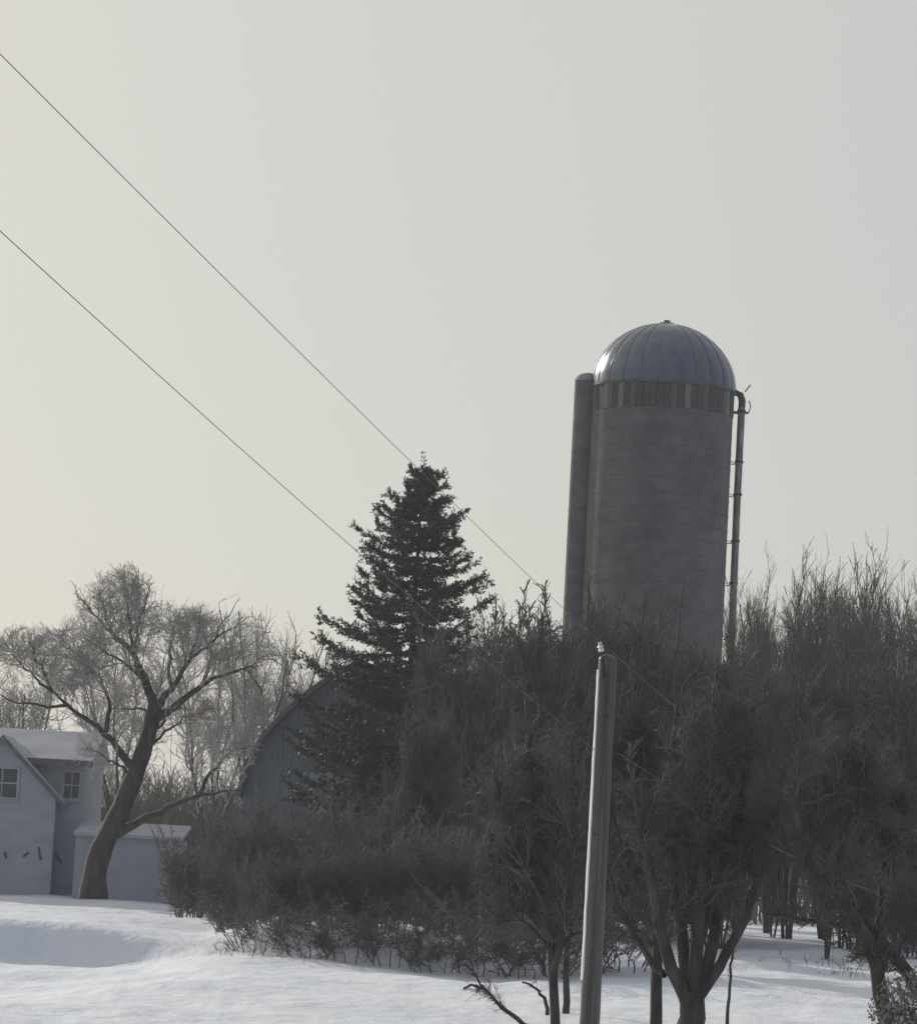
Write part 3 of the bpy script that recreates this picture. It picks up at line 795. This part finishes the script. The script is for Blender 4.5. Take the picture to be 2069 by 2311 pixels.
# --- far hedge behind the house: reads as one mass
def far_wood():
    rng = np.random.default_rng(31)
    n = 2400
    xs = np.where(rng.random(n) < .6, rng.uniform(-24, -6, n), rng.uniform(-6, 32, n)); ys = rng.uniform(165, 190, n)
    zs = ground_z(xs, ys)
    st = np.stack([xs, ys, zs - .1], 1)
    h = rng.uniform(3.6, 5.6, n) * (1 + .25 * vnoise(xs * .25, ys * 0 + 1.0))
    Pn = np.stack([st, st + np.stack([rng.normal(size=n) * .3, rng.normal(size=n) * .3, h * .5], 1), st + np.stack([rng.normal(size=n) * .7, rng.normal(size=n) * .7, h], 1)], 1)
    Rn = np.broadcast_to(np.array([.05, .035, .012]), (n, 3)).copy()
    P2, R2 = grow(rng, Pn, Rn, 26000, 1.2, .35, 40, .024, .012, 3, .04, .15, .2)
    w = Wood(); w.add(*tubes(Pn, Rn, 3, rng)); w.add(*tubes(P2, R2, 3, rng))
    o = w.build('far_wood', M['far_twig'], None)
    tag(o, 'far hazy brush and woods seen past the farmhouse', 'woods', None, 'stuff')
far_wood()

# ------------------------------------------------------------------ spruce
def spruce():
    rng = np.random.default_rng(21)
    D = 118.0; k = ppm(D)
    top = P(955, 1046, D); zb = gz(top[0], D)
    H = top[2] - zb
    root = empty('spruce_tree', (top[0], D, zb))
    tag(root, 'tall dark evergreen spruce rising above the bare thicket', 'tree')
    w = Wood(); w.add(*tubes(np.array([[[0, 0, -.2], [.04, 0, H * .3], [-.03, .02, H * .65], [0, 0, H - .15]]]), np.array([[.26, .2, .1, .02]]), 8, rng)); w.build('trunk', M['bark'], root)
    BP, BR = [], []
    z = 1.0
    S = 8
    while z < H - .12:
        f = (H - z) / H                      # 1 at base, 0 at top
        Lm = float(np.interp(f, [0, .06, .143, .24, .36, .49, .69, 1], [.10, .62, 1.5, 2.15, 3.0, 3.9, 3.9, 4.0]))
        n = 5 if f < .08 else (7 if f < .42 else 10)
        a0 = rng.random() * 6.28
        for i in range(n):
            a = a0 + 2 * math.pi * i / n + rng.normal() * .15
            L = Lm * np.clip(rng.normal(.92, .17), .5, 1.25)
            if rng.random() < .16: L *= .6
            rise = .42 - .95 * f if f > .1 else .55
            zz = z + rng.normal() * .08
            t = np.linspace(0, 1, S)
            drop = (rise * t - (.10 + .35 * f) * np.sin(t * 2.2) + .30 * t ** 3) * L * .55
            pts = np.stack([np.cos(a) * L * t, np.sin(a) * L * t, zz + drop], 1)
            pts[1:] += rng.normal(size=(S - 1, 3)) * .03
            BP.append(pts); BR.append(np.linspace(.03 + .02 * f, .008, S))
        z += .27 + .20 * f + rng.random() * .08
    BP = np.array(BP); BR = np.array(BR)
    w = Wood(); w.add(*tubes(BP, BR, 5, rng)); w.build('branches', M['bark'], root)
    # side sprays: mostly in the branch's own plane, shorter to the tip
    nb = len(BP); bl0 = np.linalg.norm(BP[:, -1] - BP[:, 0], axis=1)
    idx = np.repeat(np.arange(nb), np.clip(8 + 11 * bl0, 10, 72).astype(int)); m = len(idx)
    t = .12 + .88 * rng.random(m)
    f = t * (S - 1); i0 = np.minimum(f.astype(int), S - 2); fr = (f - i0)[:, None]
    A = BP[idx, i0]; B = BP[idx, i0 + 1]; pos = A * (1 - fr) + B * fr; tan = nrm(B - A)
    side = nrm(np.cross(tan, np.array([0, 0, 1.0]))) * rng.choice([-1, 1], m)[:, None]
    d = nrm(tan * .75 + side * (.55 + .35 * rng.random((m, 1))) + np.array([0, 0, 1.0]) * rng.normal(-.05, .30, (m, 1)))
    bl = np.linalg.norm(BP[:, -1] - BP[:, 0], axis=1)[idx]
    L = np.clip((.22 + .15 * bl * (1 - .55 * t)) * (.7 + .6 * rng.random(m)), .12, .85)
    SP = np.stack([pos, pos + d * (L * .5)[:, None] - np.array([0, 0, 1.0]) * (L * .06)[:, None], pos + d * L[:, None] + np.array([0, 0, .02])], 1)
    SR = np.broadcast_to(np.array([.010, .008, .004]), (m, 3)).copy()
    # the branch axes carry needles as well
    AX = BP[:, [3, 5, 7]]
    lead = np.repeat(np.array([[[0, 0, H - 1.1], [.01, 0, H - .5], [.02, 0, H + .12]]]), 7, 0) + rng.normal(size=(7, 1, 3)) * np.array([.05, .05, .12])
    allP = np.concatenate([SP, AX, BP[:, [2, 3, 4]], lead]); 
    # needle tufts: small flat blades round each spray
    per = 22
    N = len(allP); idx = np.repeat(np.arange(N), per); m = len(idx)
    t = rng.random(m) * 2; i0 = np.minimum(t.astype(int), 1); fr = (t - i0)[:, None]
    A = allP[idx, i0]; B = allP[idx, i0 + 1]; pos = A * (1 - fr) + B * fr; tan = nrm(B - A)
    q = rng.normal(size=(m, 3)); q = nrm(q - (q * tan).sum(1, keepdims=True) * tan)
    d = nrm(tan * .8 + q * .9); L = .085 + .075 * rng.random(m); wv = nrm(np.cross(d, rng.normal(size=(m, 3)))) * (.013 + .009 * rng.random((m, 1)))
    V = np.stack([pos - wv * .5, pos + wv * .5, pos + d * (L * .6)[:, None] + wv, pos + d * L[:, None], pos + d * (L * .6)[:, None] - wv], 1).reshape(-1, 3)
    F = np.arange(m * 5).reshape(m, 5)
    cr = mesh_np('crown', V, F, M['needle'], root, False)
spruce()

# ------------------------------------------------------------------ near trees, bases below the frame
def near_tree(name, label, D, foot, stems_px, ells_px, n, seed, mats, L=(.9, .5, .26), r=(.020, .010, .005), up=.1, sides=9, ang=42, t0=.14):
    k = ppm(D)
    b = P(foot[0], foot[1], D); zf = gz(b[0], D)
    org = np.array([b[0], D, zf])
    stems = []
    for pts, d0, d1, r0, r1 in stems_px:
        m = len(pts)
        q = np.array([P(x, y, D + d0 + (d1 - d0) * (i / (m - 1))) - org for i, (x, y) in enumerate(pts)])
        if pts[0][1] > 2300: q = np.concatenate([[[q[0][0] + (q[0][0] - q[1][0]) * .15, q[0][1], -.15]], q])
        stems.append((q, r0 / k, r1 / k))
    ells = [(P(x, y, D + dd) - org, (rx / k, rd, ry / k)) for x, y, rx, ry, dd, rd in ells_px]
    root = bare_proto(name, seed, stems, ells, n[0], n[1], n[2], mats, L, r, up, ang, sides, jitter=.012, t0=t0)
    root.location = org
    tag(root, label, 'tree')
    return root

near_tree('many_stemmed_tree', 'near dark tree with several stems fanning from one trunk and a round crown', 60.0, (1558, 2400),
    [([(1558, 2330), (1562, 2290), (1560, 2240)], 0, 0, 33, 28),
     ([(1552, 2262), (1530, 2215), (1508, 2170), (1490, 2100), (1470, 1990), (1440, 1850), (1420, 1700)], 0, -1.0, 17, 4),
     ([(1556, 2255), (1545, 2180), (1540, 2100), (1520, 1990), (1510, 1850), (1520, 1680), (1530, 1560)], 0, .8, 17, 4),
     ([(1562, 2250), (1572, 2160), (1575, 2080), (1582, 1960), (1600, 1800), (1610, 1600), (1620, 1500)], 0, -.6, 18, 4),
     ([(1568, 2255), (1600, 2190), (1612, 2110), (1630, 2010), (1660, 1880), (1690, 1720), (1700, 1580)], 0, .6, 17, 4),
     ([(1574, 2255), (1615, 2195), (1650, 2140), (1672, 2100), (1700, 2010), (1740, 1880), (1770, 1730)], 0, -.4, 14, 4),
     ([(1500, 2200), (1480, 2190), (1440, 2120), (1400, 2060), (1370, 1950)], 0, .9, 9, 3)],
    [(1615, 1690, 205, 275, 0, 1.6), (1520, 1850, 210, 270, 0, 1.5), (1640, 1880, 170, 230, 0, 1.5), (1480, 2060, 150, 110, .2, 1.2), (1620, 2030, 110, 90, .3, 1.0)], (270, 2600, 12920), 301, (M['bark'], M['twig']), L=(1.0, .55, .3), r=(.024, .0125, .0072))

near_tree('thin_trunked_tree', 'near bare tree on a thin trunk left of the utility pole', 61.0, (1252, 2400),
    [([(1254, 2330), (1252, 2260), (1246, 2180), (1240, 2080), (1225, 1960), (1205, 1800), (1190, 1650), (1180, 1500)], 0, .5, 12, 3),
     ([(1250, 2190), (1275, 2090), (1290, 1980), (1300, 1850), (1290, 1680)], 0, -.7, 8, 3),
     ([(1243, 2130), (1200, 2060), (1150, 1980), (1100, 1880), (1070, 1760)], 0, .8, 8, 3),
     ([(1236, 2060), (1180, 1950), (1130, 1840), (1110, 1700)], 0, -.8, 7, 3),
     ([(1244, 2150), (1200, 2090), (1150, 2070), (1090, 2100), (1050, 2150)], 0, .5, 6, 1.5),
     ([(1247, 2160), (1290, 2110), (1320, 2100), (1345, 2130)], 0, .7, 5, 1.5)],
    [(1180, 1800, 200, 300, 0, 1.5), (1230, 1950, 150, 190, 0, 1.4), (1120, 1930, 110, 170, 0, 1.2), (1190, 2080, 170, 110, .2, 1.2)], (190, 2000, 9180), 302, (M['bark'], M['twig_brown']), L=(1.0, .55, .3), r=(.024, .0125, .0072))

near_tree('drooping_sapling', 'bare branch arching to the snow left of the thin trunked tree', 60.0, (1215, 2395),
    [([(1215, 2330), (1170, 2305), (1130, 2275), (1100, 2240), (1075, 2218), (1048, 2232)], 0, -.6, 7, 2.5),
     ([(1235, 2290), (1235, 2262), (1215, 2235), (1180, 2215)], .1, -.3, 5, 2),
     ([(1100, 2240), (1070, 2200), (1055, 2180)], -.4, -.5, 3, 1.2)],
    [(1110, 2230, 90, 70, -.2, .8), (1190, 2210, 70, 60, 0, .6)], (26, 90, 220), 303, (M['bark'], M['twig']), L=(.4, .25, .15), r=(.009, .006, .004), up=.0)

near_tree('straight_trunk_tree', 'near tree with a dark straight trunk between the pole and the many-stemmed tree', 62.0, (1482, 2400),
    [([(1480, 2330), (1482, 2250), (1484, 2160), (1482, 2080), (1470, 1960), (1450, 1800), (1440, 1640), (1430, 1500)], 0, .6, 15, 4),
     ([(1482, 2110), (1430, 2000), (1390, 1880), (1360, 1700)], 0, -.7, 9, 3),
     ([(1483, 2090), (1510, 1980), (1530, 1840), (1530, 1680)], 0, .9, 9, 3),
     ([(1480, 2140), (1440, 2100), (1400, 2110), (1370, 2150)], 0, -.5, 5, 1.5)],
    [(1430, 1740, 170, 320, .5, 1.4), (1440, 1960, 130, 170, .4, 1.2), (1420, 2080, 120, 100, .4, 1.1)], (180, 1900, 8500), 304, (M['bark'], M['twig']), L=(1.0, .55, .3), r=(.024, .0125, .0072))

near_tree('thin_sapling', 'thin upright bare sapling right of the many-stemmed tree', 64.0, (1641, 2400),
    [([(1640, 2330), (1643, 2260), (1648, 2190), (1652, 2120), (1655, 2050)], 0, .2, 4.5, 1.5)],
    [(1650, 2120, 40, 110, 0, .4)], (10, 40, 120), 307, (M['bark'], M['twig']), L=(.4, .25, .15), r=(.008, .005, .004), up=.2)

near_tree('slim_trunk_tree', 'slim second trunk just behind the thin trunked tree', 66.0, (1275, 2400),
    [([(1274, 2330), (1277, 2240), (1278, 2150), (1285, 2050), (1300, 1900), (1300, 1780)], 0, .3, 9, 3),
     ([(1279, 2120), (1310, 2030), (1340, 1930)], 0, .6, 5, 2)],
    [(1310, 1880, 100, 200, .2, 1.0)], (60, 700, 6000), 305, (M['bark'], M['twig']))

near_tree('leaning_tree', 'dark trunk leaning left with forked limbs at the right edge', 59.0, (2010, 2400),
    [([(2012, 2330), (1995, 2270), (1980, 2200), (1968, 2140), (1950, 2090), (1915, 2050), (1870, 2000), (1830, 1950), (1805, 1890), (1790, 1800), (1800, 1690)], 0, -.8, 21, 5),
     ([(2100, 2330), (2085, 2260), (2050, 2200), (2010, 2150), (1970, 2100), (1930, 2050), (1900, 2030)], .5, -.2, 20, 9),
     ([(1935, 2100), (1900, 2088), (1850, 2083), (1790, 2070), (1730, 2062)], -.3, -1.0, 8, 2.5),
     ([(1968, 2150), (1985, 2070), (1990, 1980), (2010, 1880), (2020, 1760)], 0, .8, 10, 3),
     ([(1880, 2010), (1900, 1900), (1940, 1780), (1950, 1650)], -.4, .4, 9, 3),
     ([(1975, 2190), (1965, 2160), (1940, 2150), (1920, 2170)], 0, -.4, 4, 1.5)],
    [(1880, 1800, 190, 240, 0, 1.5), (2000, 1850, 140, 230, .3, 1.4), (1830, 1950, 120, 130, -.3, 1.2), (1800, 2060, 120, 45, -.6, .7), (1960, 2150, 90, 60, 0, .8)], (220, 2100, 9180), 306, (M['bark'], M['twig']), L=(1.0, .55, .3), r=(.024, .0125, .0072))

# dry leafy shrub low at the right edge
def leafy_shrub():
    rng = np.random.default_rng(51); D = 57.5; k = ppm(D)
    b = P(2050, 2380, D); zf = gz(b[0], D)
    root = bare_proto('leafy_shrub', 52, fan(rg, 12, 1.5, .7, .012, .004, base=.2), [((0, 0, .8), (.8, .7, .95))], 80, 500, 1600, (M['twig_brown'], M['twig_brown']), L=(.45, .3, .16), r=(.008, .005, .004), trunk_sides=4)
    root.location = (b[0] + .1, D, zf)
    tag(root, 'low shrub holding pale dry leaves under the leaning trunk at right', 'shrub')
    m = 2600
    u = nrm(rng.normal(size=(m, 3))) * (rng.random((m, 1)) ** .4); pos = u * np.array([.8, .7, .85]) + np.array([0, 0, .85])
    d = nrm(rng.normal(size=(m, 3)) + np.array([0, 0, -.5])); s = nrm(np.cross(d, rng.normal(size=(m, 3)))); nn = np.cross(d, s)
    L = (.05 + .05 * rng.random((m, 1))); wv = L * .3
    V = np.stack([pos, pos + d * L * .5 + s * wv + nn * L * .12, pos + d * L, pos + d * L * .5 - s * wv + nn * L * .12], 1).reshape(-1, 3)
    F = np.concatenate([np.stack([np.arange(m) * 4, np.arange(m) * 4 + 1, np.arange(m) * 4 + 2], 1), np.stack([np.arange(m) * 4, np.arange(m) * 4 + 2, np.arange(m) * 4 + 3], 1)])
    lv = mesh_np('leaves', V, F, M['dry_leaf'], root, False)
    lv['kind'] = 'stuff'
leafy_shrub()

# ------------------------------------------------------------------ utility pole and wires
PD = 54.5
def build_pole():
    k = ppm(PD)
    p0 = P(1333, 2250, PD); pt = P(1371, 1488, PD)
    x = p0[0]; zf = gz(x, PD)
    root = empty('utility_pole', (x, PD, zf)); H = pt[2] - zf
    tag(root, 'weathered wooden utility pole with a sunlit left edge in front of the thicket', 'utility pole')
    rb, rt = 23 / k, 20.5 / k
    g = MB(); zz = np.linspace(-.3, H, 30); rn = random.Random(3)
    pts = [(rn.uniform(-.004, .004), rn.uniform(-.004, .004), z) for z in zz]
    g.tube(pts, [rb + (rt - rb) * max(z, 0) / H for z in zz], 28); sh = g.build('shaft', M['pole'], root, True, 50)
    g = MB(); g.lathe([(rt, H - .002), (rt * .75, H + .05), (.001, H + .09)], 0, 0, 20); g.build('pole_top', M['pole'], root, True, 60)
    def ins(loc, tilt, s=1.0):
        g = MB(); g.lathe([(.001, .0), (.035*s, .0), (.05*s, .03*s), (.032*s, .05*s), (.032*s, .065*s), (.05*s, .08*s), (.03*s, .105*s), (.024*s, .12*s), (.034*s, .135*s), (.03*s, .15*s), (.001, .155*s)], 0, 0, 14)
        o = g.build('insulator', M['porcelain'], root, True, 40); o.location = loc; o.rotation_euler = tilt; return o
    i1 = P(1357, 1472, PD) - np.array(root.location)
    g = MB(); g.tube([(-rt * .4, -rt * .95, H - .30), (i1[0] + .01, -rt * .95, H - .10), (i1[0], -rt * .6, i1[2] + .02)], .016, 6); g.build('pin_bracket', M['dark_metal'], root)
    ins((i1[0], -rt * .6, i1[2]), (0, -.25, 0), 1.0)
    i2 = P(1340, 1690, PD) - np.array(root.location)
    g = MB(); g.tube([(-rb * .6, -.02, i2[2]), (i2[0] - .05, -.02, i2[2])], .014, 6); g.build('side_bracket', M['dark_metal'], root)
    b = P(1368, 1582, PD) - np.array(root.location)
    g = MB(); g.tube([(b[0], -rt - .05, b[2]), (b[0], -rt + .05, b[2])], .028, 8); g.build('bolt', M['dark_metal'], root)
    g = MB(); g.box(b[0] - .035, b[0] + .025, -rt - .02, -rt + .01, b[2] + .10, b[2] + .42); g.build('plate', M['dark_metal'], root)
    # pale strip added to imitate the sunlit left edge of the shaft
    zl = P(1314, 2212, PD)[2] - zf; zh = P(1350, 1512, PD)[2] - zf
    nv = np.array([-math.sin(R_(70)), -math.cos(R_(70)), 0]); tv = np.array([math.cos(R_(70)), -math.sin(R_(70)), 0])
    V = []; nz_ = 34
    for i, z in enumerate(np.linspace(zl, zh, nz_)):
        rr = rb + (rt - rb) * z / H; c = nv * (rr + rn.uniform(-.003, .003)) + tv * rn.uniform(-.004, .004); hw = .036 * (1 - (.35 * rn.random() if i > nz_ - 9 else .1 * rn.random()))
        for (u, w) in ((-hw, -.01), (hw, -.01), (hw, .016), (-hw, .016)):
            V.append(c + tv * u + nv * w + np.array([0, 0, z]))
    F = [(i*4+q, i*4+(q+1) % 4, i*4+4+(q+1) % 4, i*4+4+q) for i in range(nz_ - 1) for q in range(4)] + [(3, 2, 1, 0), tuple(range(nz_*4-4, nz_*4))]
    g = MB(); g.add(V, F); g.build('lit_edge_strip', M['lit_edge'], root)
    for zz, an in ((H - .22, 250), (H - .9, 285), (H - 1.6, 262), (H - 2.7, 240), (H - 3.4, 275)):
        g = MB(); ca, sa = math.cos(R_(an)), math.sin(R_(an)); g.tube([(ca * (rb - .03), sa * (rb - .03), zz), (ca * (rb + .03), sa * (rb + .03), zz)], .018, 8); g.build('bolt', M['dark_metal'], root)
    g = MB(); an = R_(268); g.tube([((rb + (rt - rb) * z / H + .004) * math.cos(an) + rn.uniform(-.003, .003), (rb + (rt - rb) * z / H + .004) * math.sin(an), z) for z in np.linspace(0, H - .5, 30)], .007, 6); g.build('ground_wire', M['dark_metal'], root, True)
build_pole()

def wire(name, label, cp, rad):
    """smooth wire through control points (px, py, distance)"""
    pts = np.array([P(*c) for c in cp]); t = np.arange(len(pts)); tt = np.linspace(0, len(pts) - 1, 60)
    deg = min(3, len(pts) - 1)
    q = np.stack([np.polyval(np.polyfit(t, pts[:, i], deg), tt) for i in range(3)], 1)
    g = MB(); g.tube(q, rad, 6); o = g.build(name, M['wire'], None, True); return tag(o, label, 'power line')
# x of the line falls as it comes towards the camera; each run is one straight span with a little sag
def span(name, label, a, b, sag, rad):
    a = np.array(a); b = np.array(b); t = np.linspace(0, 1, 60)[:, None]
    q = a * (1 - t) + b * t; q[:, 2] -= (4 * sag * t * (1 - t))[:, 0]
    g = MB(); g.tube(q, rad, 6); o = g.build(name, M['wire'], None, True); return tag(o, label, 'power line')
def ext(p, q, s): p = np.array(p); q = np.array(q); return p + (q - p) * s
a1 = P(1360, 1458, PD); b1 = P(0, 112, 25.0)
span('power_line', 'upper wire crossing the sky diagonally down to the pole top', a1, ext(a1, b1, 1.15), .06, .0037)
a2 = P(1338, 1690, PD); b2 = P(0, 503, 25.5)
span('power_line', 'lower wire crossing the sky diagonally towards the spruce', a2, ext(a2, b2, 1.15), .12, .0037)
c1 = P(1840, 1830, 92.0)
span('power_line', 'wire running from the pole top down to the right before the thicket', a1 + np.array([.05, .1, 0]), c1, .15, .007)
a3 = P(1392, 1698, PD) 
span('power_line', 'wire running down to the right from the side of the pole', a3, P(1990, 2020, 88.0), .2, .007)

# ------------------------------------------------------------------ fence wires and weeds
def weeds():
    rng = np.random.default_rng(61)
    pts = []
    for cxp, cyp, n, sp in ((515, 2080, 90, .55), (590, 2105, 80, .6), (470, 2045, 50, .5), (690, 2120, 40, .7), (1900, 2190, 60, .8)):
        # find the distance whose ground shows at that pixel
        best = min(np.arange(60, 128, .5), key=lambda d: abs(gz(P(cxp, cyp, d)[0], d) - P(cxp, cyp, d)[2]))
        q = P(cxp, cyp, best)
        pts.append(np.stack([q[0] + rng.normal(size=n) * sp, best + rng.normal(size=n) * sp * 2.2, ], 1))
    xy = np.concatenate(pts); n = len(xy)
    z = ground_z(xy[:, 0], xy[:, 1])
    st = np.stack([xy[:, 0], xy[:, 1], z - .05], 1); h = .08 + .30 * rng.random(n) ** 2
    lean = rng.normal(size=(n, 2)) * .35
    Pn = np.stack([st, st + np.stack([lean[:, 0] * h * .3, lean[:, 1] * h * .3, h * .6], 1), st + np.stack([lean[:, 0] * h, lean[:, 1] * h, h], 1)], 1)
    Rn = np.broadcast_to(np.array([.006, .005, .003]), (n, 3)).copy()
    P2, R2 = grow(rng, Pn, Rn, n * 6, .13, .4, 45, .005, .003, 2, .3, .1, .2)
    w = Wood(); w.add(*tubes(Pn, Rn, 3, rng)); w.add(*tubes(P2, R2, 3, rng))
    o = w.build('dead_grass', M['grass'], None); tag(o, 'dead weeds poking through the snow at the thicket edge', 'weeds', None, 'stuff')
weeds()
# ------------------------------------------------------------------ cold winter haze
def haze():
    g = MB(); g.box(-2600, 2600, -700, 3600, -1.6, 32.0)
    m = bpy.data.materials.new('haze'); m.use_nodes = True; nt = m.node_tree; nt.nodes.clear()
    o_ = nt.nodes.new('ShaderNodeOutputMaterial'); v = nt.nodes.new('ShaderNodeVolumePrincipled')
    v.inputs['Color'].default_value = (.88, .93, 1, 1); v.inputs['Density'].default_value = 0.00046; v.inputs['Anisotropy'].default_value = .2
    nt.links.new(v.outputs[0], o_.inputs['Volume'])
    o = g.build('haze', m); tag(o, 'thin cold haze in the air over the farm', 'haze', None, 'stuff')
haze()
print('POLYS', tris())
